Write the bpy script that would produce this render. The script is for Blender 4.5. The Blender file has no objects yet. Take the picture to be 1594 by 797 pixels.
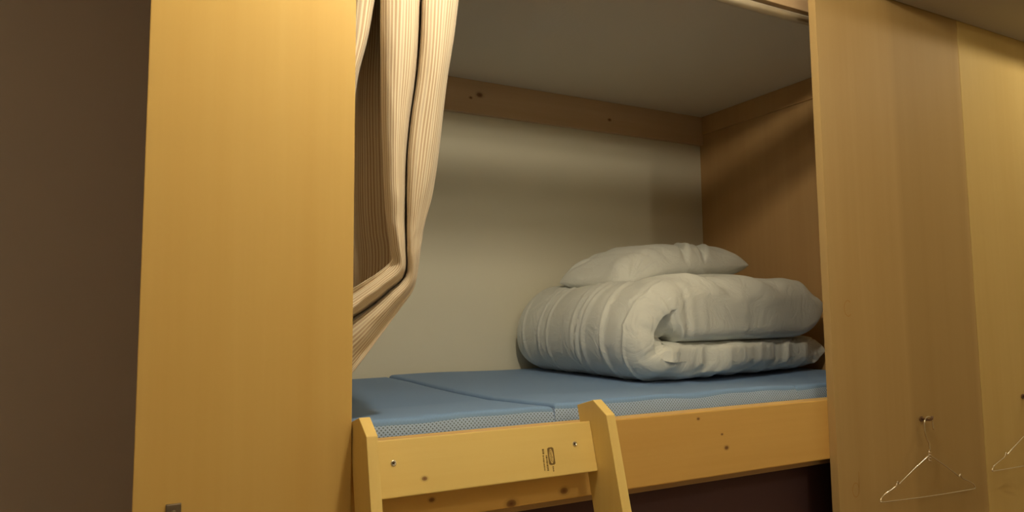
import bpy, bmesh, math, random
import numpy as np
from mathutils import Vector, noise

# ------------------------------------------------------------------ camera
H = 1.55                      # height of the camera above the floor
F_PX, YAW, PITCH, ROLL = 1085.0, math.radians(27.795), math.radians(5.014), math.radians(-0.543)
CX, CY = 797.0, 398.5
scene = bpy.context.scene
col = scene.collection

fwd = np.array([math.sin(YAW)*math.cos(PITCH), math.cos(YAW)*math.cos(PITCH), math.sin(PITCH)])
_r = np.array([math.cos(YAW), -math.sin(YAW), 0.0])
_u = np.cross(_r, fwd)
rgt = math.cos(ROLL)*_r + math.sin(ROLL)*_u
upv = -math.sin(ROLL)*_r + math.cos(ROLL)*_u

cam_d = bpy.data.cameras.new('camera')
cam = bpy.data.objects.new('camera', cam_d)
col.objects.link(cam)
from mathutils import Matrix
cam.matrix_world = Matrix(((rgt[0], upv[0], -fwd[0], 0), (rgt[1], upv[1], -fwd[1], 0),
                           (rgt[2], upv[2], -fwd[2], H), (0, 0, 0, 1)))
cam_d.sensor_fit = 'HORIZONTAL'
cam_d.sensor_width = 36.0
cam_d.lens = F_PX/1594.0*36.0
cam_d.clip_start = 0.02
scene.camera = cam

# ------------------------------------------------------------------ world, exposure
world = bpy.data.worlds.new('world')
scene.world = world
world.use_nodes = True
world.node_tree.nodes['Background'].inputs[0].default_value = (1.0, 0.85, 0.65, 1)
world.node_tree.nodes['Background'].inputs[1].default_value = 0.02
vs = scene.view_settings
vs.view_transform = 'Standard'
vs.look = 'None'
vs.gamma = 1.0
vs.use_curve_mapping = False
vs.exposure = 0.0

LAMP_MAIN = (0.52, 0.71, 0.985)       # pendant bulb in front of the bunk (camera-relative height)
LAMP_SIDE = (2.55, 0.62, 0.96)       # bulb in front of the soffit on the right
LAMP_FILL = (0.75, -0.85, 0.98)      # added fill bulb behind the camera, lifts the shadows in the bunk
POWER_MAIN = 510.0
POWER_SIDE = 240.0
POWER_FILL = 270.0
LIGHT_COL = (1.0, 0.875, 0.64)

# ------------------------------------------------------------------ helpers
def pix(x, y, Y):
    """direction of a photo pixel, taken to the depth plane Y (camera-relative)"""
    d = rgt*(x-CX)/F_PX - upv*(y-CY)/F_PX + fwd
    return d*(Y/d[1])

def link(name, me, mat, parent=None, origin=None):
    """mesh holds camera-relative coordinates; origin is moved to the base centre"""
    n = len(me.vertices)
    co = np.empty(n*3); me.vertices.foreach_get('co', co); co = co.reshape(-1, 3)
    co[:, 2] += H
    if origin is None:
        lo, hi = co.min(0), co.max(0)
        origin = np.array([(lo[0]+hi[0])/2, (lo[1]+hi[1])/2, lo[2]])
    else:
        origin = np.array(origin) + np.array([0, 0, H])
    co -= origin
    me.vertices.foreach_set('co', co.ravel()); me.update()
    o = bpy.data.objects.new(name, me)
    col.objects.link(o)
    o.location = origin
    if parent is not None:
        w = Vector(origin)
        p = parent
        while p is not None:
            w = w - p.location
            p = p.parent
        o.parent = parent
        o.location = w
    if mat is not None:
        me.materials.append(mat)
    return o

def from_bm(name, bm, mat, parent=None, smooth=False, origin=None):
    bmesh.ops.recalc_face_normals(bm, faces=bm.faces)
    me = bpy.data.meshes.new(name)
    bm.to_mesh(me); bm.free()
    if smooth:
        me.polygons.foreach_set('use_smooth', [True]*len(me.polygons))
    return link(name, me, mat, parent, origin)

def box_bm(x0, x1, y0, y1, z0, z1, bev=0.0, seg=2):
    bm = bmesh.new()
    bmesh.ops.create_cube(bm, size=1)
    for v in bm.verts:
        v.co = ((x0+x1)/2 + v.co.x*(x1-x0), (y0+y1)/2 + v.co.y*(y1-y0), (z0+z1)/2 + v.co.z*(z1-z0))
    if bev:
        bmesh.ops.bevel(bm, geom=list(bm.edges), offset=bev, segments=seg, profile=0.6, affect='EDGES')
    return bm

def box(name, x0, x1, y0, y1, z0, z1, mat, parent=None, bev=0.0, seg=2):
    return from_bm(name, box_bm(x0, x1, y0, y1, z0, z1, bev, seg), mat, parent)

def prism_x(name, prof, x0, x1, mat, parent=None, bev=0.0):
    """profile in (y, z), extruded along x"""
    bm = bmesh.new()
    a = [bm.verts.new((x0, p[0], p[1])) for p in prof]
    b = [bm.verts.new((x1, p[0], p[1])) for p in prof]
    bm.faces.new(a); bm.faces.new(b[::-1])
    n = len(prof)
    for i in range(n):
        bm.faces.new((a[i], b[i], b[(i+1) % n], a[(i+1) % n]))
    if bev:
        bmesh.ops.bevel(bm, geom=list(bm.edges), offset=bev, segments=2, profile=0.6, affect='EDGES')
    return from_bm(name, bm, mat, parent)

def tube_bm(pts, rad, seg=8, bm=None, closed=False):
    bm = bm or bmesh.new()
    P = [Vector(p) for p in pts]
    n = len(P)
    rings = []
    prev = None
    for i in range(n):
        if closed:
            t = P[(i+1) % n]-P[(i-1) % n]
        else:
            t = P[min(i+1, n-1)]-P[max(i-1, 0)]
        t.normalize()
        if prev is None:
            ref = Vector((0, 0, 1)) if abs(t.z) < 0.9 else Vector((1, 0, 0))
            nx = t.cross(ref).normalized()
        else:
            nx = (prev - t*prev.dot(t)).normalized()
        prev = nx
        ny = t.cross(nx)
        r = rad[i] if hasattr(rad, '__len__') else rad
        rings.append([bm.verts.new(P[i]+(nx*math.cos(2*math.pi*k/seg)+ny*math.sin(2*math.pi*k/seg))*r) for k in range(seg)])
    m = n if closed else n-1
    for i in range(m):
        A, B = rings[i], rings[(i+1) % n]
        for k in range(seg):
            bm.faces.new((A[k], A[(k+1) % seg], B[(k+1) % seg], B[k]))
    if not closed:
        bm.faces.new(rings[0][::-1]); bm.faces.new(rings[-1])
    return bm

def lathe_bm(prof, c, axis='z', seg=20):
    """profile (r, h) turned about an axis through c"""
    bm = bmesh.new()
    rings = []
    for r, h in prof:
        ring = []
        for k in range(seg):
            a = 2*math.pi*k/seg
            p, q = r*math.cos(a), r*math.sin(a)
            co = {'z': (c[0]+p, c[1]+q, c[2]+h), 'y': (c[0]+p, c[1]+h, c[2]+q), 'x': (c[0]+h, c[1]+p, c[2]+q)}[axis]
            ring.append(bm.verts.new(co))
        rings.append(ring)
    for i in range(len(rings)-1):
        for k in range(seg):
            bm.faces.new((rings[i][k], rings[i][(k+1) % seg], rings[i+1][(k+1) % seg], rings[i+1][k]))
    bm.faces.new(rings[0][::-1]); bm.faces.new(rings[-1])
    return bm

def smooth_pts(P, n, closed=False):
    """Catmull-Rom through points P (k x d) to n samples"""
    P = np.asarray(P, float)
    k = len(P)
    out = []
    ts = np.linspace(0, k-1, n)
    for t in ts:
        i = min(int(t), k-2); f = t-i
        p0 = P[max(i-1, 0)]; p1 = P[i]; p2 = P[i+1]; p3 = P[min(i+2, k-1)]
        out.append(0.5*((2*p1)+(-p0+p2)*f+(2*p0-5*p1+4*p2-p3)*f*f+(-p0+3*p1-3*p2+p3)*f**3))
    return np.array(out)

def empty(name, loc, label, cat, group=None):
    o = bpy.data.objects.new(name, None)
    col.objects.link(o)
    o.location = (loc[0], loc[1], loc[2]+H)
    o.empty_display_size = 0.05
    return tag(o, label, cat, group)

def tag(o, label=None, cat=None, group=None, kind=None):
    if label: o['label'] = label
    if cat: o['category'] = cat
    if group: o['group'] = group
    if kind: o['kind'] = kind
    return o

def struct(o, label, cat):
    return tag(o, label, cat, kind='structure')

# ------------------------------------------------------------------ materials
class NT:
    def __init__(s, name):
        s.m = bpy.data.materials.new(name); s.m.use_nodes = True
        s.t = s.m.node_tree; s.b = s.t.nodes['Principled BSDF']
    def n(s, typ, **kw):
        nd = s.t.nodes.new(typ)
        for k, v in kw.items():
            if k in nd.inputs.keys() if isinstance(k, str) else False:
                nd.inputs[k].default_value = v
            else:
                setattr(nd, k, v)
        return nd
    def l(s, a, b): s.t.links.new(a, b)
    def math(s, op, a, b=None, c=None):
        nd = s.t.nodes.new('ShaderNodeMath'); nd.operation = op
        for i, v in enumerate((a, b, c)):
            if v is None: continue
            if isinstance(v, (int, float)): nd.inputs[i].default_value = v
            else: s.l(v, nd.inputs[i])
        return nd.outputs[0]
    def ramp(s, fac, stops, interp='LINEAR'):
        nd = s.t.nodes.new('ShaderNodeValToRGB'); nd.color_ramp.interpolation = interp
        el = nd.color_ramp.elements
        while len(el) < len(stops): el.new(0.5)
        for e, (p, c) in zip(el, stops): e.position = p; e.color = (*c, 1)
        s.l(fac, nd.inputs[0]); return nd.outputs[0]
    def mix(s, fac, a, b, blend='MIX'):
        nd = s.t.nodes.new('ShaderNodeMix'); nd.data_type = 'RGBA'; nd.blend_type = blend
        for sock, v in ((nd.inputs[0], fac), (nd.inputs[6], a), (nd.inputs[7], b)):
            if isinstance(v, (int, float)): sock.default_value = v
            elif isinstance(v, tuple): sock.default_value = (*v, 1)
            else: s.l(v, sock)
        return nd.outputs[2]
    def coord(s, kind='Object', scale=(1, 1, 1), loc=(0, 0, 0), rot=(0, 0, 0)):
        tc = s.t.nodes.new('ShaderNodeTexCoord'); mp = s.t.nodes.new('ShaderNodeMapping')
        mp.inputs['Scale'].default_value = scale; mp.inputs['Location'].default_value = loc; mp.inputs['Rotation'].default_value = rot
        s.l(tc.outputs[kind], mp.inputs[0]); return mp.outputs[0]
    def noise(s, vec, scale=5, detail=3, rough=0.5, dist=0.0):
        nd = s.t.nodes.new('ShaderNodeTexNoise')
        nd.inputs['Scale'].default_value = scale; nd.inputs['Detail'].default_value = detail
        nd.inputs['Roughness'].default_value = rough; nd.inputs['Distortion'].default_value = dist
        s.l(vec, nd.inputs['Vector']); return nd.outputs[0]
    def bump(s, h, strength=0.2, dist=0.002):
        nd = s.t.nodes.new('ShaderNodeBump'); nd.inputs['Strength'].default_value = strength; nd.inputs['Distance'].default_value = dist
        s.l(h, nd.inputs['Height']); s.l(nd.outputs[0], s.b.inputs['Normal'])
    def col(s, c):
        if isinstance(c, tuple): s.b.inputs['Base Color'].default_value = (*c, 1)
        else: s.l(c, s.b.inputs['Base Color'])
    def rough(s, r, spec=0.5):
        s.b.inputs['Roughness'].default_value = r
        s.b.inputs['Specular IOR Level'].default_value = spec

def mul(c, k): return tuple(x*k for x in c)

def wood(name, base, dark, axis='z', contrast=1.0, grain=90.0, rough=0.45, knots=None, spec=0.35, tone=None):
    """planed softwood or veneer: grain drawn out along one axis; knots are (x, y, z, radius) in object space"""
    t = NT(name)
    lo = 0.9
    sc = {'x': (lo, 1, 1), 'y': (1, lo, 1), 'z': (1, 1, lo)}[axis]
    stretch = {'x': (0.035, 1, 1), 'y': (1, 0.035, 1), 'z': (1, 1, 0.035)}[axis]
    v = t.coord('Object', stretch)
    big = t.noise(v, 7.0, 3, 0.55, 0.4)
    fine = t.noise(v, grain, 3, 0.6)
    blot = t.noise(t.coord('Object', sc), 2.2, 2, 0.5)
    a = t.math('MULTIPLY_ADD', big, 0.75, t.math('MULTIPLY', fine, 0.25))
    c = t.ramp(a, [(0.33, dark), (0.5, tuple((p+q)/2 for p, q in zip(base, dark))), (0.64, base)])
    c = t.mix(contrast, base, c)
    c = t.mix(t.math('MULTIPLY', blot, 0.22), c, mul(dark, 0.92))
    if tone:
        # boards of slightly different veneer side by side: (position along x, darker factor)
        sep = t.t.nodes.new('ShaderNodeSeparateXYZ'); t.l(t.coord('Object'), sep.inputs[0])
        for x0, x1, k in tone:
            m = t.math('MULTIPLY', t.math('SMOOTH_MIN', t.math('MULTIPLY_ADD', sep.outputs[0], 60.0, -x0*60.0), 1.0, 0.1), 1.0)
            m1 = t.math('MINIMUM', t.math('MAXIMUM', t.math('MULTIPLY_ADD', sep.outputs[0], 40.0, -x0*40.0), 0.0), 1.0)
            m2 = t.math('MINIMUM', t.math('MAXIMUM', t.math('MULTIPLY_ADD', sep.outputs[0], -40.0, x1*40.0), 0.0), 1.0)
            c = t.mix(t.math('MULTIPLY', t.math('MULTIPLY', m1, m2), k), c, mul(dark, 0.8))
    if knots:
        for (x, y, z, r) in knots:
            vd = t.t.nodes.new('ShaderNodeVectorMath'); vd.operation = 'DISTANCE'
            st = {'x': (0.7, 1, 1), 'y': (1, 0.7, 1), 'z': (1, 1, 0.7)}[axis]
            mp = t.coord('Object', st)
            t.l(mp, vd.inputs[0]); vd.inputs[1].default_value = (x*st[0], y*st[1], z*st[2])
            f = t.math('DIVIDE', vd.outputs['Value'], r)
            k = t.ramp(f, [(0.0, (1, 1, 1)), (0.45, (0.75, 0.75, 0.75)), (0.6, (0.25, 0.25, 0.25)), (1.0, (0, 0, 0))])
            c = t.mix(k, c, (0.16, 0.06, 0.02))
    t.col(c); t.rough(rough, spec)
    t.bump(fine, 0.08, 0.001)
    return t.m

def paint(name, base, var=0.06, bumps=0.1, rough=0.85, scale=60):
    t = NT(name)
    v = t.coord('Object')
    c = t.mix(t.math('MULTIPLY', t.noise(v, 1.7, 3), var*2), base, mul(base, 0.8))
    t.col(c); t.rough(rough, 0.2)
    t.bump(t.noise(v, scale, 4, 0.6), bumps, 0.003)
    return t.m

def plain(name, base, rough=0.5, metal=0.0, spec=0.5):
    t = NT(name)
    v = t.coord('Object')
    t.col(t.mix(t.math('MULTIPLY', t.noise(v, 30, 2), 0.2), base, mul(base, 0.7)))
    t.rough(rough, spec); t.b.inputs['Metallic'].default_value = metal
    return t.m

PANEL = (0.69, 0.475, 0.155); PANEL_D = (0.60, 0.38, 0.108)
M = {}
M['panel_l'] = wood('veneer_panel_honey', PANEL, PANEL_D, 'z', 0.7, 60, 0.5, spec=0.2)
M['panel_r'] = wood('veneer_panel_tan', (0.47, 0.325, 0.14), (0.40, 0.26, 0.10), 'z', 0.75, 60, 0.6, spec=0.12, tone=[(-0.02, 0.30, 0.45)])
M['panel_far'] = wood('veneer_panel_pale', (0.60, 0.44, 0.175), (0.52, 0.36, 0.125), 'z', 0.7, 60, 0.6, spec=0.12)
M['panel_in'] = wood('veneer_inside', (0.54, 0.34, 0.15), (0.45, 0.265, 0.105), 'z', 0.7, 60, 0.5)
M['beam'] = wood('beam_timber', (0.64, 0.48, 0.31), (0.54, 0.37, 0.21), 'x', 0.8, 80, 0.6,
                 knots=[(-0.02, -0.012, 0.07, 0.016), (-0.055, -0.012, 0.055, 0.008), (0.55, -0.012, 0.05, 0.010)])
M['pine_rail'] = wood('pine_rail', (0.74, 0.48, 0.15), (0.63, 0.37, 0.10), 'x', 0.8, 90, 0.45,
                      knots=[(0.02, -0.02, 0.065, 0.010), (0.04, -0.02, 0.09, 0.006), (-0.07, -0.02, 0.127, 0.006), (-0.43, -0.02, 0.045, 0.018), (-0.60, -0.02, 0.03, 0.010), (-0.27, -0.02, 0.06, 0.03)])
M['pine_ladder'] = wood('pine_ladder', (0.79, 0.60, 0.215), (0.71, 0.50, 0.155), 'z', 0.8, 90, 0.42)
M['pine_cross'] = wood('pine_crosspiece', (0.79, 0.605, 0.22), (0.71, 0.505, 0.16), 'x', 0.8, 90, 0.42, knots=[(-0.112, -0.0285, 0.027, 0.0055)])
M['pine_dull'] = wood('pine_ledger', (0.50, 0.34, 0.18), (0.40, 0.25, 0.12), 'x', 0.8, 90, 0.6)
M['wall'] = paint('wall_paint_cream', (0.76, 0.73, 0.60))
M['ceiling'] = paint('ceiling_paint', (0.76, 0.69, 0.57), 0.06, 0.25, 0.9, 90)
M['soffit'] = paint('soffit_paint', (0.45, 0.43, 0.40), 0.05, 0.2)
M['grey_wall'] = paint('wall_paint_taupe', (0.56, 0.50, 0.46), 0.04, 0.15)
M['floor'] = wood('floor_boards', (0.36, 0.23, 0.12), (0.26, 0.15, 0.07), 'y', 0.9, 70, 0.4)
M['dark'] = paint('lower_bunk_shade', (0.10, 0.055, 0.06), 0.05, 0.1, 0.7)  # shade of the lower bunk put into the colour
M['steel'] = plain('screw_steel', (0.75, 0.70, 0.58), 0.25, 1.0)
M['wire'] = plain('chrome_wire', (0.80, 0.72, 0.58), 0.18, 1.0)
M['hookmetal'] = plain('aged_metal', (0.32, 0.27, 0.22), 0.35, 1.0)
M['nail'] = plain('dark_peg', (0.14, 0.07, 0.035), 0.4)
M['rod'] = plain('rod_ivory', (0.62, 0.54, 0.40), 0.35)
M['ink'] = plain('stamp_ink', (0.20, 0.12, 0.03), 0.8)
M['pencil'] = plain('pencil_line', (0.40, 0.22, 0.055), 0.8)
M['thread'] = plain('dark_gap', (0.05, 0.03, 0.02), 0.9)

def bulb_mat(name, power):
    t = NT(name)
    t.t.nodes.remove(t.b)
    e = t.t.nodes.new('ShaderNodeEmission')
    bb = t.t.nodes.new('ShaderNodeRGB'); bb.outputs[0].default_value = (*LIGHT_COL, 1)
    t.l(bb.outputs[0], e.inputs[0]); e.inputs[1].default_value = power
    t.l(e.outputs[0], t.t.nodes['Material Output'].inputs[0])
    return t.m

def cloth_white():
    t = NT('grey_white_cotton')
    v = t.coord('Object')
    c = t.mix(t.math('MULTIPLY', t.noise(v, 4, 3), 0.25), (0.71, 0.73, 0.695), (0.65, 0.67, 0.635))
    t.col(c); t.rough(0.75, 0.25)
    t.b.inputs['Sheen Weight'].default_value = 0.15
    n1 = t.noise(t.coord('Object', (1, 1, 1)), 11, 4, 0.55, 0.8)
    cr = t.math('ABSOLUTE', t.math('MULTIPLY_ADD', n1, 2.0, -1.0))
    w1 = t.noise(t.coord('Object', (1, 1, 1)), 600, 1)
    t.bump(t.math('MULTIPLY_ADD', w1, 0.02, t.math('MINIMUM', cr, 0.22)), 0.45, 0.012)
    return t.m
M['cotton'] = cloth_white()

def mesh_fabric():
    """blue spacer-mesh fabric: rows of small holes, staggered"""
    t = NT('blue_mesh_fabric')
    tc = t.t.nodes.new('ShaderNodeTexCoord'); sep = t.t.nodes.new('ShaderNodeSeparateXYZ')
    t.l(tc.outputs['UV'], sep.inputs[0])
    P = 0.0075
    def dots(ox, oy):
        a = t.math('SUBTRACT', t.math('FRACT', t.math('MULTIPLY_ADD', sep.outputs[0], 1/P, ox)), 0.5)
        b = t.math('SUBTRACT', t.math('FRACT', t.math('MULTIPLY_ADD', sep.outputs[1], 1/P, oy)), 0.5)
        return t.math('SQRT', t.math('ADD', t.math('MULTIPLY', a, a), t.math('MULTIPLY', b, b)))
    d = t.math('MINIMUM', dots(0, 0), dots(0.5, 0.5))
    hole = t.ramp(d, [(0.14, (1, 1, 1)), (0.27, (0, 0, 0))])
    # the holes are open on the side walls, closed on the napped top: UV z-band written as v < 0
    side = t.math('LESS_THAN', sep.outputs[1], 0.004)
    k = t.math('MULTIPLY', hole, t.math('MULTIPLY_ADD', side, 0.75, 0.10))
    cl = t.mix(t.math('MULTIPLY', t.noise(t.coord('Object'), 3, 3), 0.3), (0.175, 0.305, 0.54), (0.155, 0.27, 0.485))
    cl = t.mix(side, cl, (0.36, 0.50, 0.76))
    c = t.mix(k, cl, (0.09, 0.13, 0.19))
    t.col(c); t.rough(0.7, 0.3); t.b.inputs['Sheen Weight'].default_value = 0.1
    inv = t.math('SUBTRACT', 1.0, k)
    t.bump(inv, 0.35, 0.0015)
    return t.m
M['mesh'] = mesh_fabric()

def stripe_fabric():
    t = NT('striped_curtain_fabric')
    tc = t.t.nodes.new('ShaderNodeTexCoord'); sep = t.t.nodes.new('ShaderNodeSeparateXYZ')
    t.l(tc.outputs['UV'], sep.inputs[0])
    P = 0.0060
    f = t.math('FRACT', t.math('MULTIPLY', sep.outputs[0], 1/P))
    tri = t.math('ABSOLUTE', t.math('MULTIPLY_ADD', f, 2.0, -1.0))
    # every third stripe is broader and paler
    f3 = t.math('ABSOLUTE', t.math('MULTIPLY_ADD', t.math('FRACT', t.math('MULTIPLY', sep.outputs[0], 1/(P*4))), 2.0, -1.0))
    s1 = t.ramp(tri, [(0.38, (0, 0, 0)), (0.55, (1, 1, 1))])
    c = t.mix(s1, (0.84, 0.75, 0.57), (0.58, 0.43, 0.29))
    c = t.mix(t.ramp(f3, [(0.80, (0, 0, 0)), (0.9, (0.35, 0.35, 0.35))]), c, (0.84, 0.76, 0.60))
    t.col(c); t.rough(0.8, 0.25); t.b.inputs['Sheen Weight'].default_value = 0.2
    w = t.noise(t.coord('UV', (400, 400, 1)), 1, 2)
    t.bump(t.math('MULTIPLY_ADD', s1, -0.6, t.math('MULTIPLY', w, 0.5)), 0.25, 0.001)
    # thin cotton: a little light comes through
    out = t.t.nodes['Material Output']
    tr = t.t.nodes.new('ShaderNodeBsdfTranslucent'); t.l(c, tr.inputs[0])
    mx = t.t.nodes.new('ShaderNodeMixShader'); mx.inputs[0].default_value = 0.12
    t.l(t.b.outputs[0], mx.inputs[1]); t.l(tr.outputs[0], mx.inputs[2]); t.l(mx.outputs[0], out.inputs[0])
    return t.m
M['stripe'] = stripe_fabric()

# ------------------------------------------------------------------ the setting
RX0, RX1, RY0, RY1 = -1.30, 3.70, -1.45, 2.24
ZC = 1.24            # room ceiling
BC = 0.850           # underside of the bunk's ceiling
XR = 2.105           # inner face of the bunk's right wall
PY = 1.12            # front face of the wooden panels
RAILY = 1.141        # front face of the bed rail

struct(box('floor', RX0, RX1, RY0, RY1, -H-0.06, -H, M['floor']), 'brown wooden floor of the room below the bunks', 'floor')
struct(box('ceiling', RX0-0.1, RX1+0.1, RY0-0.1, RY1+0.1, ZC, ZC+0.08, M['ceiling']), 'pale painted ceiling of the room above the bunks', 'ceiling')
struct(box('wall_back', 0.022, RX1, RY1, RY1+0.1, -H, ZC, M['wall']), 'cream painted wall at the back of the bunk behind the bedding', 'wall')
struct(box('wall_passage', RX0, 0.022, RY1, RY1+0.1, -H, ZC, M['grey_wall']), 'dark taupe wall in shade left of the tall honey wood panel', 'wall')
struct(box('wall_left', RX0-0.1, RX0, RY0, RY1+0.1, -H, ZC, M['grey_wall']), 'taupe side wall of the room left of the bunks', 'wall')
struct(box('wall_right', RX1, RX1+0.1, RY0, RY1+0.1, -H, ZC, M['wall']), 'cream side wall of the room right of the bunks', 'wall')
struct(box('wall_front', RX0, RX1, RY0-0.1, RY0, -H, ZC, M['wall']), 'cream wall of the room facing the bunks', 'wall')

struct(box('wall_front_left', -0.006, 0.299, PY, RAILY-0.0005, -H, ZC, M['panel_l'], bev=0.0015), 'tall honey wood panel left of the curtain and ladder', 'panel')
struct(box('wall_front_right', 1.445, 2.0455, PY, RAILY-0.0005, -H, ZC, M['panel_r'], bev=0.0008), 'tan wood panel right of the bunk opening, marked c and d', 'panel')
struct(box('wall_front_far', 2.0462, RX1, PY-0.0008, RAILY-0.0005, -H, ZC, M['panel_far'], bev=0.0004), 'paler wood panel at the far right edge behind the second hanger', 'panel')
struct(box('wall_bunk_right', XR, XR+0.03, RAILY, RY1, -H, BC, M['panel_in']), 'brown wood wall at the right end of the bunk beside the folded duvet', 'wall')
struct(box('wall_bunk_left', -0.006, 0.022, RAILY, RY1, -H, ZC, M['panel_in']), 'wood wall at the left end of the bunk behind the curtain', 'wall')
struct(box('ceiling_bunk', 0.022, XR+0.03, 1.335, RY1, BC, BC+0.03, M['ceiling']), 'shaded pale ceiling inside the bunk', 'ceiling')
struct(box('trim_1', 0.022, XR, RY1-0.022, RY1, 0.728, BC, M['beam'], bev=0.002), 'timber beam along the top of the back wall inside the bunk', 'beam')
struct(box('trim_2', XR-0.006, XR, RAILY+0.02, RY1-0.022, 0.772, BC, M['panel_in'], bev=0.001), 'wood strip along the top of the right bunk wall', 'trim')
struct(box('trim_3', 0.022, XR, 1.186, 1.204, 0.782, 0.852, M['beam'], bev=0.002), 'wooden header board above the curtain rod', 'beam')
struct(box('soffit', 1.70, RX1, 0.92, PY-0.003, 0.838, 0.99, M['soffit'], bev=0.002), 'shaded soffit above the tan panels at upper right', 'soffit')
struct(box('lower_shade_sheet', 0.022, XR, 1.235, 1.25, -H, -0.30, M['dark']), 'added dark plum sheet painting the shade below the bunk rail', 'panel')  # added sheet, its dark colour stands in for the unlit lower bunk

# pencilled bunk letters on the right panel
def flat_curve(name, pts2, w, mat, parent, yface, thick=0.0004):
    """thin drawn line in the plane y = yface; pts2 are (x, z)"""
    bm = bmesh.new()
    P = smooth_pts(pts2, len(pts2)*5)
    L = []
    for i, p in enumerate(P):
        t = P[min(i+1, len(P)-1)]-P[max(i-1, 0)]
        t = t/(np.linalg.norm(t)+1e-9)
        nrm = np.array([-t[1], t[0]])
        a, b = p+nrm*w/2, p-nrm*w/2
        L.append((bm.verts.new((a[0], yface-thick, a[1])), bm.verts.new((b[0], yface-thick, b[1]))))
    for i in range(len(L)-1):
        bm.faces.new((L[i][0], L[i][1], L[i+1][1], L[i+1][0]))
    return from_bm(name, bm, mat, parent)
rp = bpy.data.objects['wall_front_right']
c0 = pix(1320, 480, PY)
flat_curve('letter_c', [(c0[0]+0.014*math.cos(a), c0[2]+0.019*math.sin(a)) for a in np.radians(np.linspace(50, 310, 9))], 0.0022, M['pencil'], rp, PY)
d0 = pix(1332.5, 760, PY)
flat_curve('letter_d', [(d0[0]+0.012, d0[2]+0.037), (d0[0]+0.012, d0[2]+0.02), (d0[0]+0.011, d0[2]-0.004)] +
           [(d0[0]+0.012*math.cos(a)-0.001, d0[2]+0.016*math.sin(a)-0.004) for a in np.radians(np.linspace(0, -350, 10))], 0.0022, M['pencil'], rp, PY)

# ------------------------------------------------------------------ bunk bed
bed = empty('bunk_bed', (1.06, RAILY, -0.36), 'pine bunk bed frame with a wide front rail under the blue mattress', 'bed')
box('bed_rail', 0.024, XR-0.002, RAILY, 1.179, -0.341, -0.2025, M['pine_rail'], bed, bev=0.003)
box('ledger', 0.024, XR-0.002, 1.180, 1.205, -0.362, -0.255, M['pine_dull'], bed, bev=0.002)
box('deck_board', 0.024, XR-0.002, 1.206, RY1-0.002, -0.262, -0.250, M['pine_dull'], bed)
box('deck_support', 0.024, XR-0.002, RY1-0.04, RY1-0.002, -0.33, -0.263, M['pine_dull'], bed)

# ------------------------------------------------------------------ mattress, three sections folding on hinges
def section(x0, x1, seed, parent, dz=0.0):
    y0, y1 = 1.186, RY1-0.01
    z0, z1 = -0.2495, -0.1725+dz
    nx, ny = 44, 44
    R = 0.012
    def prof(a, b, n):
        # border ring positions plus even interior
        e = [0, 0.0012, 0.0035, 0.007, 0.012]
        s = list(np.linspace(a+0.03, b-0.03, n))
        return [a+q for q in e]+s+[b-q for q in e[::-1]]
    def drop(d):
        return R-math.sqrt(max(0, R*R-(R-min(d, R))**2))
    X, Y = prof(x0, x1, nx), prof(y0, y1, ny)
    bm = bmesh.new(); uv = bm.loops.layers.uv.new('UVMap')
    top = []
    for y in Y:
        row = []
        for x in X:
            dx, dy = min(x-x0, x1-x), min(y-y0, y1-y)
            sag = -0.016*min(1, (y-y0)/0.28)
            w = 0.004*noise.noise(Vector((x*4+seed, y*3, 0)))
            fr = math.exp(-(y-y0)/0.02)
            w += fr*0.006*noise.noise(Vector((x*9+seed*3, 1.7, 0)))
            z = z1+sag+w - max(drop(dx)*0.8, drop(dy)*0.9)
            yy = y + fr*0.004*noise.noise(Vector((x*7, seed, 3.0)))
            row.append(bm.verts.new((x, yy, z)))
        top.append(row)
    def quad(vs, uvs):
        f = bm.faces.new(vs); f.smooth = True
        for lp, q in zip(f.loops, uvs): lp[uv].uv = q
    ny_, nx_ = len(Y), len(X)
    for j in range(ny_-1):
        for i in range(nx_-1):
            vs = (top[j][i], top[j][i+1], top[j+1][i+1], top[j+1][i])
            quad(vs, [(v.co.x, v.co.y-y0+0.01) for v in vs])
    # side walls in three steps, bulging a little
    loop = [(0, i) for i in range(nx_)]+[(j, nx_-1) for j in range(1, ny_)]+[(ny_-1, i) for i in range(nx_-2, -1, -1)]+[(j, 0) for j in range(ny_-2, 0, -1)]
    ring = [top[j][i] for j, i in loop]
    s = 0.0; acc = []
    for k, v in enumerate(ring):
        acc.append(s); s += (ring[(k+1) % len(ring)].co-v.co).length
    cur = ring; zt = [v.co.z for v in ring]
    for lev in (0.3, 0.65, 1.0):
        new = []
        for k, (j, i) in enumerate(loop):
            v = ring[k]; z = zt[k]*(1-lev)+z0*lev
            bul = 0.004*math.sin(lev*math.pi)
            ox = -bul if i == 0 else bul if i == nx_-1 else 0
            oy = -bul if j == 0 else bul if j == ny_-1 else 0
            if i in (0, nx_-1): ox *= 0.3
            new.append(bm.verts.new((v.co.x+ox, v.co.y+oy, z)))
        n = len(ring)
        for k in range(n):
            q = (k+1) % n
            vs = (cur[k], new[k], new[q], cur[q])
            u2 = acc[q] if q else s
            quad(vs, [(acc[k], cur[k].co.z-zt[k]-0.0), (acc[k], new[k].co.z-zt[k]), (u2, new[q].co.z-zt[q]), (u2, cur[q].co.z-zt[q])])
        cur = new
    f = bm.faces.new(cur)
    return from_bm('mattress_section', bm, M['mesh'], parent)
mat_e = empty('mattress', (1.05, 1.70, -0.2495), 'blue mesh folding mattress in three sections on the bunk', 'mattress')
section(0.045, 0.7135, 1.0, mat_e, -0.001)
section(0.7165, 1.3925, 5.0, mat_e, 0.004)
section(1.3955, 2.085, 9.0, mat_e, 0.000)

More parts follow.
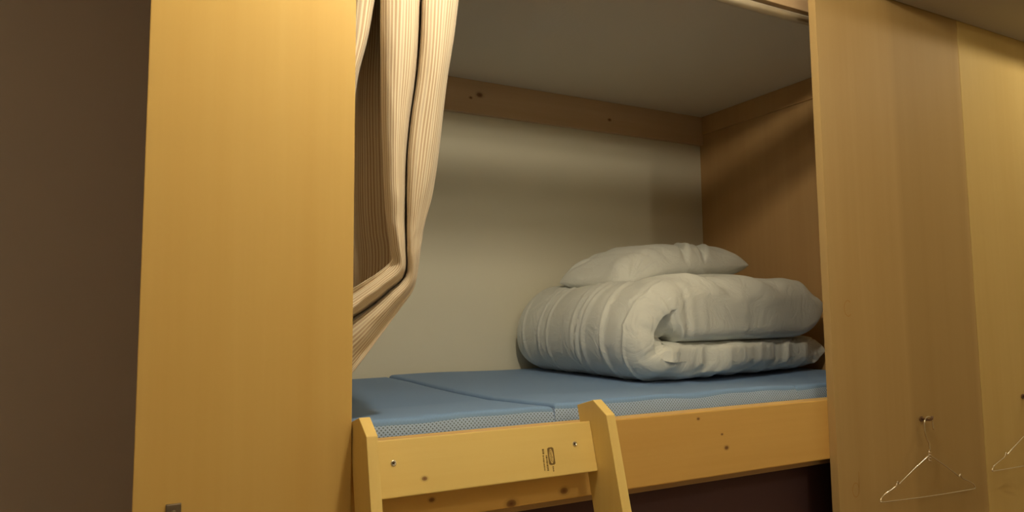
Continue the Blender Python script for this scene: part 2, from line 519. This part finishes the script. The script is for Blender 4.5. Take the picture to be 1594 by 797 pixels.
# ------------------------------------------------------------------ ladder
lad = empty('bunk_ladder', (0.527, 0.9, -H), 'pine ladder leaning on the bunk rail with a stamped crosspiece', 'ladder')
B0 = np.array([1.1395, -0.168]); AD = np.array([-0.26, -0.9656]); PD = np.array([-0.9656, 0.26])
def lp(s, t):
    q = B0+PD*s+AD*t
    return (float(q[0]), float(q[1]))
def floor_t(s):   # length along the post down to the floor
    return (-H-(B0[1]+PD[1]*s))/AD[1]
POST = [lp(0, 0), lp(0.056, 0), lp(0.090, 0.033), lp(0.090, floor_t(0.090)), lp(0, floor_t(0))]
prism_x('post', POST, 0.3005, 0.3185, M['pine_ladder'], lad, 0.0015)
prism_x('post', POST, 0.738, 0.757, M['pine_ladder'], lad, 0.0015)
CT, CB = 0.0355, 0.1245
cross = prism_x('crosspiece', [lp(0.001, CT), lp(0.036, CT), lp(0.036, CB), lp(0.001, CB)], 0.3190, 0.7375, M['pine_cross'], lad, 0.002)
for k in range(4):
    t0 = 0.127+0.25*(k+1)-0.06
    prism_x('rung', [lp(0.012, t0), lp(0.085, t0-0.02), lp(0.085, t0+0.012), lp(0.012, t0+0.032)], 0.3190, 0.7375, M['pine_cross'], lad, 0.002)

def on_cross(px, py):
    """point of a photo pixel on the crosspiece's front face"""
    d = rgt*(px-CX)/F_PX - upv*(py-CY)/F_PX + fwd
    o = np.array([0, *lp(0.036, CT)]); n = np.array([0, PD[0], PD[1]])
    return d*((o@n)/(d@n))
NF = np.array([0, PD[0], PD[1]]); UX = np.array([1.0, 0, 0]); UT = np.array([0, -AD[0], -AD[1]])
def face_disc(name, c, prof, mat, parent, seg=14):
    """turned shape standing on the crosspiece's face; prof is (radius, height along the normal)"""
    bm = bmesh.new(); rings = []
    for r, h in prof:
        rings.append([bm.verts.new(Vector(c+NF*h+(UX*math.cos(a)+UT*math.sin(a))*r)) for a in np.linspace(0, 2*math.pi, seg, endpoint=False)])
    for i in range(len(rings)-1):
        for k in range(seg): bm.faces.new((rings[i][k], rings[i][(k+1) % seg], rings[i+1][(k+1) % seg], rings[i+1][k]))
    bm.faces.new(rings[0][::-1]); bm.faces.new(rings[-1])
    return from_bm(name, bm, mat, parent)
def face_quad(bm, c, w, h, lift=0.0004, ang=0.0):
    ex = UX*math.cos(ang)+UT*math.sin(ang); ey = -UX*math.sin(ang)+UT*math.cos(ang)
    vs = [bm.verts.new(Vector(c+NF*lift+ex*sx*w/2+ey*sy*h/2)) for sx, sy in ((-1, -1), (1, -1), (1, 1), (-1, 1))]
    return bm.faces.new(vs)
for (sx, sy) in ((612.5, 721), (894.5, 691)):
    c = on_cross(sx, sy)
    s = face_disc('screw', c, [(0.0045, 0.0001), (0.0047, 0.0009), (0.0038, 0.0013), (0.0012, 0.0006)], M['steel'], cross)
    bm = bmesh.new(); face_quad(bm, c, 0.0055, 0.0011, 0.0016, 0.5); face_quad(bm, c, 0.0055, 0.0011, 0.00165, 0.5+math.pi/2)
    from_bm('screw_slot', bm, M['thread'], s)
def knot_local(p, o): return tuple(np.array(p)+np.array([0, 0, H])-np.array(o))
rail_o = bpy.data.objects['bed_rail']; rail_w = rail_o.location+bed.location; cross_w = cross.location+lad.location
rail_o.data.materials[0] = wood('pine_rail', (0.74, 0.48, 0.15), (0.63, 0.37, 0.10), 'x', 0.8, 90, 0.45,
    knots=[(*knot_local(pix(x, y, RAILY), rail_w), r) for x, y, r in ((1131, 697, 0.0075), (1124, 676, 0.004), (1087, 652, 0.005), (796, 784, 0.013), (672, 778, 0.007), (878, 764, 0.011))])
cross.data.materials[0] = wood('pine_crosspiece', (0.79, 0.605, 0.22), (0.71, 0.505, 0.16), 'x', 0.8, 90, 0.42,
    knots=[(*knot_local(on_cross(661, 745), cross_w), 0.0062)])
# lumber grade stamp, printed sideways: inked box with an open oval and lettering, rows of small type beside it
st_c = on_cross(858, 710)
bm = bmesh.new()
W2, H2, A2, B2 = 0.0064, 0.0150, 0.0040, 0.0126
N = 28
outer, inner, in2 = [], [], []
for k in range(N):
    a = 2*math.pi*k/N
    ca, sa = math.cos(a), math.sin(a)
    m = max(abs(ca)/W2, abs(sa)/H2)
    outer.append(bm.verts.new(Vector(st_c+NF*0.0004+UX*ca/m+UT*sa/m)))
    inner.append(bm.verts.new(Vector(st_c+NF*0.0004+UX*A2*ca+UT*B2*sa)))
for k in range(N):
    bm.faces.new((outer[k], outer[(k+1) % N], inner[(k+1) % N], inner[k]))
from_bm('grade_stamp', bm, M['ink'], cross)
def stamp_text(body, c, size, name):
    cu = bpy.data.curves.new(name, 'FONT'); cu.body = body; cu.size = size; cu.align_x = 'CENTER'; cu.align_y = 'CENTER'
    tmp = bpy.data.objects.new(name, cu); col.objects.link(tmp)
    dg = bpy.context.evaluated_depsgraph_get()
    me = bpy.data.meshes.new_from_object(tmp.evaluated_get(dg))
    bpy.data.objects.remove(tmp)
    for v in me.vertices:   # letters run downwards along the board's height
        q = c+NF*0.0005-UT*v.co.x+UX*v.co.y
        v.co = Vector(q)
    return link(name, me, M['ink'], cross)
stamp_text('canfor', st_c, 0.0082, 'stamp_word')
random.seed(4)
bm = bmesh.new()
def type_row(px, py0, py1, w):
    y = py0
    while y < py1:
        h = random.choice((1.2, 1.8, 2.4))
        face_quad(bm, on_cross(px+(y-py0)*0.12, y+h/2), w*random.uniform(0.6, 1.0), h*0.0011, 0.0004)
        y += h+0.9
type_row(850.5, 709, 732, 0.0042)
type_row(845.5, 709, 733, 0.0028)
type_row(845, 699, 705, 0.0040)
type_row(861, 726, 734, 0.0030)
from_bm('stamp_type', bm, M['ink'], cross)

# ------------------------------------------------------------------ curtain rod and curtain
rod = empty('curtain_rod', (1.06, 1.195, 0.757), 'thin ivory curtain rod under the header across the bunk opening', 'curtain rod')
from_bm('rod_tube', tube_bm([(0.0225, 1.195, 0.762), (XR-0.0005, 1.195, 0.762)], 0.011, 14), M['rod'], rod, smooth=True)
for x in (0.028, XR-0.006-0.005):
    from_bm('end_cup', lathe_bm([(0.019, -0.005), (0.019, 0.003), (0.013, 0.005)], (x, 1.195, 0.762), 'x', 18), M['rod'], rod)

# control net: rows run down the cloth, columns across it; each entry (pixel x, pixel y, depth)
def straight(y, xs):
    Ys = [1.205, 1.165, 1.195, 1.315, 1.310, 1.205, 1.158, 1.225, 1.160, 1.196, 1.245]
    return [(x, y, d) for x, d in zip(xs, Ys)]
rows = [
    straight(-30, [520, 568, 590, 575, 604, 593, 622, 657, 688, 716, 700]),
    straight(0,   [520, 564, 583, 572, 604, 592, 622, 655, 684, 714, 700]),
    straight(60,  [515, 556, 572, 568, 604, 592, 620, 653, 680, 706, 694]),
    straight(120, [510, 543, 556, 562, 604, 593, 618, 648, 675, 697, 688]),
    straight(180, [505, 530, 542, 560, 605, 594, 616, 639, 668, 690, 682]),
    straight(240, [500, 518, 530, 560, 606, 596, 615, 633, 660, 683, 676]),
    straight(300, [500, 515, 526, 560, 608, 598, 616, 632, 652, 674, 668]),
    straight(350, [500, 515, 526, 562, 611, 602, 618, 632, 647, 661, 656]),
    straight(385, [500, 515, 526, 565, 615, 607, 621, 632, 644, 655, 648]),
    [(500, 415, 1.21), (515, 415, 1.21), (526, 420, 1.22), (566, 425, 1.31), (612, 432, 1.30), (608, 408, 1.19), (623, 416, 1.162), (630, 428, 1.205), (640, 436, 1.168), (645, 446, 1.19), (634, 452, 1.23)],
    [(500, 440, 1.21), (515, 445, 1.22), (526, 455, 1.23), (562, 465, 1.31), (596, 470, 1.30), (590, 426, 1.19), (596, 440, 1.165), (603, 455, 1.208), (616, 465, 1.170), (620, 484, 1.19), (606, 490, 1.23)],
    [(500, 460, 1.21), (515, 470, 1.23), (526, 485, 1.24), (555, 500, 1.30), (570, 510, 1.29), (566, 443, 1.19), (570, 460, 1.168), (575, 478, 1.212), (585, 498, 1.174), (590, 525, 1.19), (576, 530, 1.23)],
    [(510, 480, 1.21), (522, 495, 1.23), (530, 510, 1.24), (535, 530, 1.26), (540, 545, 1.25), (541, 459, 1.19), (541, 480, 1.170), (541, 499, 1.215), (543, 540, 1.180), (545, 585, 1.19), (535, 590, 1.23)],
    [(495, 510, 1.21), (500, 520, 1.23), (505, 535, 1.24), (508, 555, 1.26), (510, 570, 1.25), (505, 480, 1.19), (505, 500, 1.175), (505, 520, 1.215), (505, 560, 1.190), (505, 615, 1.20), (500, 620, 1.23)],
]
def shoulders(r):
    # extra columns either side of the crease and inside each fold's edge, so the folds turn sharply
    r = [np.array(q, float) for q in r]
    def between(a, b, f, Y): q = a+(b-a)*f; q[2] = Y; return q
    c5, c6, c7, c8, c9 = r[5:10]
    c7 = c7.copy(); c7[2] += 0.022
    return r[:5]+[c5, between(c5, c6, 0.25, c6[2]+0.016), c6, between(c7, c6, 0.32, c6[2]+0.010), between(c7, c6, 0.06, c6[2]+0.035), c7,
                  between(c7, c8, 0.06, c8[2]+0.035), between(c7, c8, 0.25, c8[2]+0.010), c8, between(c9, c8, 0.25, c8[2]+0.014), c9]+r[10:]
CTRL = np.array([[pix(*c) for c in shoulders(r)] for r in rows])          # rows x cols x 3
# up to the rod: continue the pleats straight to the rod height
topz = 0.752
first = CTRL[0].copy(); first[:, 2] = topz; first[:, 1] = 1.195+(first[:, 1]-1.2)*0.35
mid = CTRL[0].copy(); mid[:, 2] = (CTRL[0][:, 2]+topz)/2+0.03; mid[:, 1] = 1.195+(mid[:, 1]-1.197)*0.85
CTRL = np.concatenate([first[None], CTRL], 0)
NC, NR = 230, 190
tmp = np.stack([smooth_pts(CTRL[r], NC) for r in range(len(CTRL))])        # rows x NC x 3
grid = np.stack([smooth_pts(tmp[:, c], NR) for c in range(NC)], 1)         # NR x NC x 3
ref = tmp[4]
uu = np.concatenate([[0], np.cumsum(np.linalg.norm(np.diff(ref, axis=0), axis=1))])
bm = bmesh.new(); uvl = bm.loops.layers.uv.new('UVMap')
V = []
for r in range(NR):
    row = []
    for c in range(NC):
        p = grid[r, c]
        f = min(1.0, r/20)
        low = max(0.0, (r-105)/85)
        w = 0.0035*noise.noise(Vector((c*0.06, r*0.035, 0)))+0.0012*noise.noise(Vector((c*0.16, r*0.09, 4)))
        w += low*0.0035*noise.noise(Vector((c*0.11, r*0.14, 9)))
        ck = max(0.0, 1-abs(r-108)/26)      # crumple where the cloth bends round to the tie
        w += ck*0.006*noise.noise(Vector((c*0.06, r*0.10, 13)))
        row.append(bm.verts.new((p[0], max(1.146, p[1]+w*f), p[2])))
    V.append(row)
for r in range(NR-1):
    for c in range(NC-1):
        f = bm.faces.new((V[r][c], V[r][c+1], V[r+1][c+1], V[r+1][c])); f.smooth = True
        for lp_, q in zip(f.loops, ((c, r), (c+1, r), (c+1, r+1), (c, r+1))):
            lp_[uvl].uv = (uu[q[0]], q[1]*0.006)
cur = empty('curtain', (0.40, 1.20, -0.2), 'cream and tan striped curtain drawn aside behind the honey wood panel', 'curtain')
cloth = from_bm('cloth', bm, M['stripe'], cur)
sol = cloth.modifiers.new('thickness', 'SOLIDIFY'); sol.thickness = 0.0012; sol.offset = 1

# ------------------------------------------------------------------ folded duvet
def gauss(x, w): return math.exp(-(x/w)**2)
PCX, PCY, PCZ, PWD, PDP, PROT = 1.590, 1.930, 0.172, 0.650, 0.35, math.radians(9)
def pillow_bed(u): return 0.116+0.018*u          # height at which pillow and duvet press together
def press(x, y, z):
    """the duvet gives way under the pillow"""
    dx, dy = x-PCX, y-PCY
    u = (dx*math.cos(PROT)+dy*math.sin(PROT))/(PWD/2); v = (-dx*math.sin(PROT)+dy*math.cos(PROT))/(PDP/2)
    m = max(abs(u)*0.96, abs(v)*0.93)
    f = 1.0 if m < 0.75 else max(0.0, 1-(m-0.75)/0.30)
    f = f*f*(3-2*f)
    lim = pillow_bed(u)-0.001
    return z if z < lim else z+(lim-z)*f
def make_duvet():
    ZB = -0.1830                          # rests on the mattress
    NU, NV = 420, 190
    # mid line of the fold: lower layer from right to left, round the fold, upper layer back to the right
    TL, TU = 0.056, 0.086                 # half thickness of the lower and the upper layer
    zl, zu = ZB+TL, ZB+2*TL+TU+0.004
    xc = 1.268; rr = (zu-zl)/2
    path = []
    for x in np.linspace(2.075, xc, 60): path.append((x, zl))
    for a in np.linspace(0, math.pi, 40)[1:-1]: path.append((xc-rr*0.80*math.sin(a)+0.035*(1-math.cos(a))/2, zl+rr-rr*math.cos(a)))
    for x in np.linspace(xc+0.035, 2.01, 60):
        q = (x-xc)/(2.01-xc)
        path.append((x, zu+0.030*math.sin(min(q*1.5, 1)*math.pi*0.5)*(1-q*0.3)-0.008*q))
    path = np.array(path)
    s = np.concatenate([[0], np.cumsum(np.linalg.norm(np.diff(path, axis=0), axis=1))]); L = s[-1]
    tt = np.linspace(0, 1, NU); su = L*(tt-0.85/(2*math.pi)*np.sin(2*math.pi*tt))
    px = np.interp(su, s, path[:, 0]); pz = np.interp(su, s, path[:, 1])
    for _ in range(6):                    # soften the joins
        px[1:-1] = (px[:-2]+2*px[1:-1]+px[2:])/4; pz[1:-1] = (pz[:-2]+2*pz[1:-1]+pz[2:])/4
    s1, s2 = s[59], s[97]                 # arc length where the turn begins and ends
    tx, tz = np.gradient(px, su), np.gradient(pz, su); ln = np.hypot(tx, tz); tx /= ln; tz /= ln
    nx, nz = -tz*-1, tx*-1                # outward: below the lower layer, left of the turn, above the upper layer
    # lower layer runs towards -x: outward must be -z
    if nz[5] > 0: nx, nz = -nx, -nz
    rngr = [(0.10, 0.010), (0.22, 0.012), (0.33, 0.009), (0.42, 0.013), (0.47, 0.007), (0.62, 0.010), (0.74, 0.008), (0.86, 0.008)]
    outer, inner = [], []
    for j in range(NV):
        v = j/(NV-1); w = 2*v-1
        w = math.copysign(1-(1-abs(w))**1.35, w)     # more rows near the two ends
        v = (w+1)/2
        pv = math.sqrt(max(0.0, 1-abs(w)**9))
        ro, ri = [], []
        for i in range(NU):
            q = su[i]
            k = min(1, max(0, (q-s1)/(s2-s1)))       # 0 lower, 1 upper
            T = TL+(TU-TL)*(3*k*k-2*k**3)
            if 0 < k < 1: T = TL+(TU-TL)*k+0.004*math.sin(k*math.pi)
            e0, e1 = q/0.07, (L-q)/0.16
            pu = 1.0
            if e0 < 1: pu *= math.sqrt(max(0, 1-(1-e0)**2.2))
            if e1 < 1: pu *= math.sqrt(max(0, 1-(1-e1)**2.4))
            x, z = px[i], pz[i]
            xr = max(0.0, (x-1.25)/0.83)
            yf = 1.495+0.15*xr**2 + (-0.016*(3*k*k-2*k**3)) + 0.10*max(0, (1.23-x))**1
            if k > 0.5: yf += 0.02*math.sin(xr*5.0) - 0.012*gauss(xr-0.35, .25)
            yb = 2.222
            y = yf+(yb-yf)*v
            turn = math.sin(k*math.pi) if 0 < k < 1 else 0.0
            h = T*pv*pu
            # --- wrinkles on the outer skin
            d = 0.0
            env = gauss((q-(s1+s2)/2)/0.20, 1.0)
            for vi, am in rngr:
                vv = v-vi-0.03*math.sin(q*9+vi*20)-0.012*noise.noise(Vector((q*8, vi*30, 0)))
                wd = 0.011+0.006*math.sin(vi*40)
                d += am*env*(gauss(vv, wd)-0.55*gauss(vv-0.022, 0.016))*(0.55+0.9*noise.noise(Vector((q*6, vi*50, 2))))
            d += 0.006*noise.noise(Vector((q*5, v*4, 1)))+0.0035*noise.noise(Vector((q*11, v*9, 7)))
            fr = gauss(v/0.16, 1.0)                   # gathers along the front hem
            def ridge(a, b, c): return 0.55-2.2*abs(noise.noise(Vector((a, b, c))))
            dyf = 0.0; dyi = None
            def hem(a, off):
                t = off*min(1.0, v/0.035)            # creases run slantwise over the hem
                a = a+t
                return -(0.016*noise.noise(Vector((a*8+0.8*noise.noise(Vector((a*5, t*9, 1))), t*14, 4)))+0.013*ridge(a*7.3, t*16, 9)+0.005*ridge(a*19, t*25, 19))*gauss(v/0.14, 1)
            if k < 0.5:
                am = 0.8+0.6*noise.noise(Vector((q*4, 8, 8)))
                slant = q+0.25*v
                d += fr*am*(0.010*noise.noise(Vector((slant*17, v*3, 3)))+0.006*ridge(slant*15, v*4, 5))
                dyf = hem(q, -0.035)*am
                dyi = hem(q, 0.045)*am
            elif k >= 1:
                qq = (q-s2)
                d += fr*0.008*noise.noise(Vector((q*7, v*5, 3)))
                d += 0.017*(gauss((qq-0.10+0.9*(v-.08)), 0.030)-gauss((qq-0.17+0.9*(v-.08)), 0.040))*gauss(v/0.2, 1)
                d += 0.010*(gauss((qq-0.33+0.6*(v-.08)), 0.05)-gauss((qq-0.43+0.6*(v-.08)), 0.05))*gauss(v/0.25, 1)
                d += 0.007*gauss((qq-0.60-0.5*v), 0.03)-0.007*gauss((qq-0.66-0.5*v), 0.03)
                dyf = -0.012*noise.noise(Vector((q*6, 4, 4)))*gauss(v/0.14, 1)
            else:                                     # radial creases where the fold closes
                tk = math.sin(k*math.pi)
                d += fr*tk*(0.010*ridge(k*4.2+2.0, v*2, 11)+0.005*ridge(k*9, v*3, 21))
            kk = (q-s1+0.07)/(s2-s1+0.17)
            if 0 < kk < 1:
                tk = math.sin(kk*math.pi)
                dyf += tk*(0.026*ridge(kk*6.0+1.0, 1, 31)+0.010*ridge(kk*13.0, 2, 37)+0.006)*gauss(v/0.09, 1)
            d *= min(1, h/0.03)
            ho = h+d
            # inner skins of both layers press against each other
            hi = h
            if 0 < k < 1: hi = h*(1-0.10*turn)
            hi *= pv**-0.6 if pv > 0.02 else 0.0
            if k >= 1: hi = (z-(ZB+2*TL-0.008))*pu*(pv**0.26 if pv > 0.001 else 0.0)
            xo, zo = x+nx[i]*ho, z+nz[i]*ho
            xi, zi = x-nx[i]*hi, z-nz[i]*hi
            pin = 0.035*turn*gauss(v/0.10, 1)         # the heart of the fold is drawn in
            if k >= 1: zo = press(xo, y, zo)
            zo = max(zo, ZB+0.0005); zi = max(zi, ZB+0.001)
            if k < .5: zi = min(zi, zl+TL+0.001)
            ro.append((xo, y+dyf, zo)); ri.append((xi, y+(dyf if dyi is None else dyi)+pin, zi))
        outer.append(ro); inner.append(ri)
    bm = bmesh.new()
    G = []
    for j in range(NV):
        loop = outer[j]+inner[j][::-1]
        G.append([bm.verts.new(p) for p in loop])
    n = 2*NU
    for j in range(NV-1):
        for i in range(n):
            f = bm.faces.new((G[j][i], G[j][(i+1) % n], G[j+1][(i+1) % n], G[j+1][i])); f.smooth = True
    bmesh.ops.remove_doubles(bm, verts=bm.verts, dist=0.00005)
    return bm
duv = from_bm('folded_duvet', make_duvet(), M['cotton'], smooth=True)
tag(duv, 'pale grey duvet folded over once on the blue mattress under the pillow', 'duvet')

# ------------------------------------------------------------------ pillow
def make_pillow():
    N = 120
    Wd, Dp, T = PWD, PDP, 0.074
    ca, sa = math.cos(math.radians(9)), math.sin(math.radians(9))
    cx, cy, cz = PCX, PCY, PCZ
    bm = bmesh.new()
    def surf(a, b, up):
        u, v = 2*a-1, 2*b-1
        e = max(0.0, 1-abs(u)**4.0)**0.55*max(0.0, 1-abs(v)**3.4)**0.58
        h = T*e
        # edges draw in between the corners
        x = u*Wd/2*(1-0.05*(1-abs(v)**2)*abs(u)**2)
        y = v*Dp/2*(1-0.07*(1-abs(u)**2)*abs(v)**2)
        rc = 1-0.055*(abs(u)*abs(v))**5; x *= rc; y *= rc
        d = 0.0
        for (cu, cv, n0) in ((-1, -1, 0), (1, -1, 3), (-1, 1, 5), (1, 1, 8)):
            r = math.hypot((u-cu)*Wd/2, (v-cv)*Dp/2); th = math.atan2((v-cv)*cv*-1, (u-cu)*cu*-1)
            d += 0.012*gauss(r-0.09, 0.08)*noise.noise(Vector((th*5+n0*7, r*6, n0)))
        d += 0.005*noise.noise(Vector((u*3, v*3, 2 if up else 12)))
        # broad creases running obliquely to the right end, and at the near corner
        for c, am, wd in ((0.42, 0.024, 0.036), (0.72, 0.020, 0.032), (-0.42, 0.008, 0.05), (-0.62, 0.007, 0.04)):
            t = u-0.42*v-c*1.0+0.12 if c > 0 else u+0.10*v-c
            d += -am*gauss(t, wd)*(0.6+0.6*noise.noise(Vector((v*2, c*9, 0))))+am*0.3*gauss(t-0.11, wd*1.3)
        d *= min(1, e*2.2)
        if up: z = h*1.05+d
        else: z = -h*0.78+d*0.4
        # sags at the left end, bends over the duvet
        z += 0.026*u - 0.030*(u < 0)*u*u + 0.010*v - 0.010*u*u
        # near left corner tucked up and in
        kc = gauss(math.hypot((u+0.98)*0.9, v+0.98), 0.33)
        z += 0.004*kc; y += 0.030*kc; x += 0.03*kc
        if not up and max(abs(u), abs(v)) < 0.8: z = max(z, pillow_bed(u)-cz+0.0005)
        return Vector((cx+x*ca-y*sa, cy+x*sa+y*ca, cz+z))
    def cl(i): t = i/N; return 0.5-0.5*math.cos(math.pi*t)*(1.0) if False else t+0.10*math.sin(2*math.pi*t)*-1*0.8
    top = [[bm.verts.new(surf(cl(i), cl(j), True)) for i in range(N+1)] for j in range(N+1)]
    bot = [[None]*(N+1) for _ in range(N+1)]
    for j in range(N+1):
        for i in range(N+1):
            bot[j][i] = top[j][i] if i in (0, N) or j in (0, N) else bm.verts.new(surf(cl(i), cl(j), False))
    for j in range(N):
        for i in range(N):
            bm.faces.new((top[j][i], top[j][i+1], top[j+1][i+1], top[j+1][i]))
            bm.faces.new((bot[j][i], bot[j+1][i], bot[j+1][i+1], bot[j][i+1]))
    return bm
pil = from_bm('pillow', make_pillow(), M['cotton'], smooth=True)
tag(pil, 'pale grey creased pillow lying on top of the folded duvet', 'pillow')

# the duvet dents exactly to the pillow's underside
from mathutils.bvhtree import BVHTree
pv_ = [v.co+pil.location for v in pil.data.vertices]
tree = BVHTree.FromPolygons(pv_, [tuple(p.vertices) for p in pil.data.polygons])
for v in duv.data.vertices:
    w = v.co+duv.location
    if w.z < H+0.02: continue
    lowest = None
    for ox, oy in ((0, 0), (0.006, 0), (-0.006, 0), (0, 0.006), (0, -0.006)):
        hit = tree.ray_cast(Vector((w.x+ox, w.y+oy, H-0.1)), Vector((0, 0, 1)))[0]
        if hit is not None: lowest = hit.z if lowest is None else min(lowest, hit.z)
    if lowest is not None and w.z > lowest-0.0025: v.co.z -= w.z-(lowest-0.0025)
duv.data.update()

# ------------------------------------------------------------------ wire hangers on the right panels
def wall_peg(x, z, label):
    h = empty('wall_hook', (x, PY-0.02, z-0.01), label, 'hook', 'pegs holding the wire hangers')
    yb = PY-0.0005 if x < 2.045 else PY-0.0012
    from_bm('hook_plate', lathe_bm([(0.007, -0.003), (0.007, -0.001), (0.006, 0)], (x, yb, z), 'y', 12), M['nail'], h)
    from_bm('hook_arm', tube_bm([(x, yb-0.003, z), (x, yb-0.024, z), (x, yb-0.029, z+0.004), (x, yb-0.030, z+0.010)], 0.0030, 8), M['nail'], h, smooth=True)
    return h

def hanger(x, z, y, label, tilt=0.0, roll=0.0):
    """clear wire clothes hanger whose hook rests on a peg at (x, z); its plane turned by tilt about the vertical"""
    e = empty('wire_hanger', (x, y, z-0.22), label, 'hanger', 'wire hangers on the panel')
    ct, st = math.cos(tilt), math.sin(tilt)
    cr, sr = math.cos(roll), math.sin(roll)
    def P(u, w, o=0.0):
        u, w = u*cr+w*sr, w*cr-u*sr
        return (x+u*ct-o*st, y+u*st+o*ct, z+w)
    hook = [P(0.021, -0.030)]+[P(0.019*math.cos(a), -0.019+0.019*math.sin(a)+0.003) for a in np.radians(np.linspace(0, 180, 12))]
    hook += [P(-0.018, -0.034), P(-0.010, -0.052), P(0.0, -0.064), P(0.002, -0.083)]
    from_bm('hook', tube_bm(smooth_pts(hook, 50), 0.0016, 8), M['wire'], e, smooth=True)
    W, ZA, ZB_ = 0.212, -0.092, -0.190
    sh = [(0, ZA), (0.06, ZA-0.026), (0.12, ZA-0.054), (0.135, ZA-0.061), (0.141, ZA-0.055), (0.149, ZA-0.066), (0.185, ZA-0.078), (W-0.006, ZA-0.087), (W, ZA-0.097), (W-0.006, ZB_+0.002), (W-0.018, ZB_)]
    body = [P(*q) for q in sh]+[P(0, ZB_-0.002)]+[P(-q[0], q[1]) for q in sh[::-1]][:-1]
    pts = smooth_pts(np.array(body+[body[0]]), 150)[:-1]
    from_bm('body', tube_bm(pts, 0.0016, 8, closed=True), M['wire'], e, smooth=True)
    tw = [P(0.0035*math.cos(a), -0.080-0.0022*a/ (2*math.pi)*3.2, 0.0035*math.sin(a)) for a in np.linspace(0, 8*math.pi, 60)]
    bm = tube_bm(tw, 0.0013, 6)
    from_bm('twist', bm, M['wire'], e, smooth=True)
    return e
pg = pix(1445, 651, PY-0.020)
wall_peg(pg[0], pg[2]-0.004, 'small dark peg holding the whole wire hanger on the tan panel')
hanger(pg[0], pg[2]+0.001, PY-0.020, 'thin wire hanger shown whole on the tan panel below the letter c', 0.05, 0.055)
wall_peg(2.248, -0.241, 'small dark peg at the far right edge above the cropped hanger')
hanger(2.248, -0.236, PY-0.020, 'wire hanger cut off by the right edge of the picture', 0.0)

# small metal coat hook low on the left panel
hk = empty('coat_hook', (0.048, PY, -0.32), 'small metal hook near the bottom of the honey wood panel', 'hook')
q0 = pix(270, 788, PY)
box('hook_plate', q0[0]-0.010, q0[0]+0.010, PY-0.004, PY-0.0002, q0[2]-0.055, q0[2]+0.004, M['hookmetal'], hk, bev=0.0015)
from_bm('hook_arm', tube_bm(smooth_pts([(q0[0], PY-0.004, q0[2]-0.040), (q0[0], PY-0.030, q0[2]-0.046), (q0[0], PY-0.042, q0[2]-0.035), (q0[0], PY-0.043, q0[2]-0.016)], 24), 0.0042, 10), M['hookmetal'], hk, smooth=True)
from_bm('knob', lathe_bm([(0.002, -0.004), (0.0055, 0.0), (0.0055, 0.004), (0.003, 0.008), (0.001, 0.009)], (q0[0], PY-0.043, q0[2]-0.014), 'z', 12), M['hookmetal'], hk, smooth=True)
from_bm('screw', lathe_bm([(0.0035, -0.0018), (0.0038, -0.0006), (0.0038, 0.0)], (q0[0], PY-0.004, q0[2]-0.008), 'y', 12), M['steel'], hk)

# ------------------------------------------------------------------ lamps
def lamp(name, p, ztop, power, r, label):
    e = empty(name, (p[0], p[1], p[2]-r*1.6), label, 'lamp')
    bm = bmesh.new(); bmesh.ops.create_icosphere(bm, subdivisions=2, radius=r)
    for v in bm.verts: v.co = Vector((v.co.x, v.co.y, v.co.z*1.35 if v.co.z < 0 else v.co.z*1.2))+Vector(p)   # pear-shaped bulb
    from_bm('bulb', bm, bulb_mat(name+'_glow', power), e, smooth=True)
    from_bm('socket', lathe_bm([(0.014, r*1.12), (0.018, r*1.2+0.01), (0.018, r*1.2+0.05), (0.008, r*1.2+0.06)], p, 'z', 16), M['rod'], e, smooth=True)
    if ztop-p[2]-r-0.07 > 0.01:
        from_bm('cord', tube_bm([(p[0], p[1], p[2]+r*1.2+0.058), (p[0], p[1], ztop-0.012)], 0.004, 8), M['rod'], e)
    from_bm('ceiling_rose', lathe_bm([(0.035, -0.014), (0.045, -0.006), (0.045, -0.0005)], (p[0], p[1], ztop), 'z', 20), M['rod'], e)
lamp('pendant_lamp', LAMP_MAIN, ZC, POWER_MAIN, 0.036, 'bare warm bulb hanging in front of the bunk opening')
lamp('pendant_lamp', LAMP_SIDE, ZC, POWER_SIDE, 0.032, 'bare warm bulb hanging in front of the soffit at the far right')
lamp('pendant_lamp', LAMP_FILL, ZC, POWER_FILL, 0.032, 'added warm fill bulb out of view behind the camera')  # fill light added to brighten the bunk, not a lamp of the room
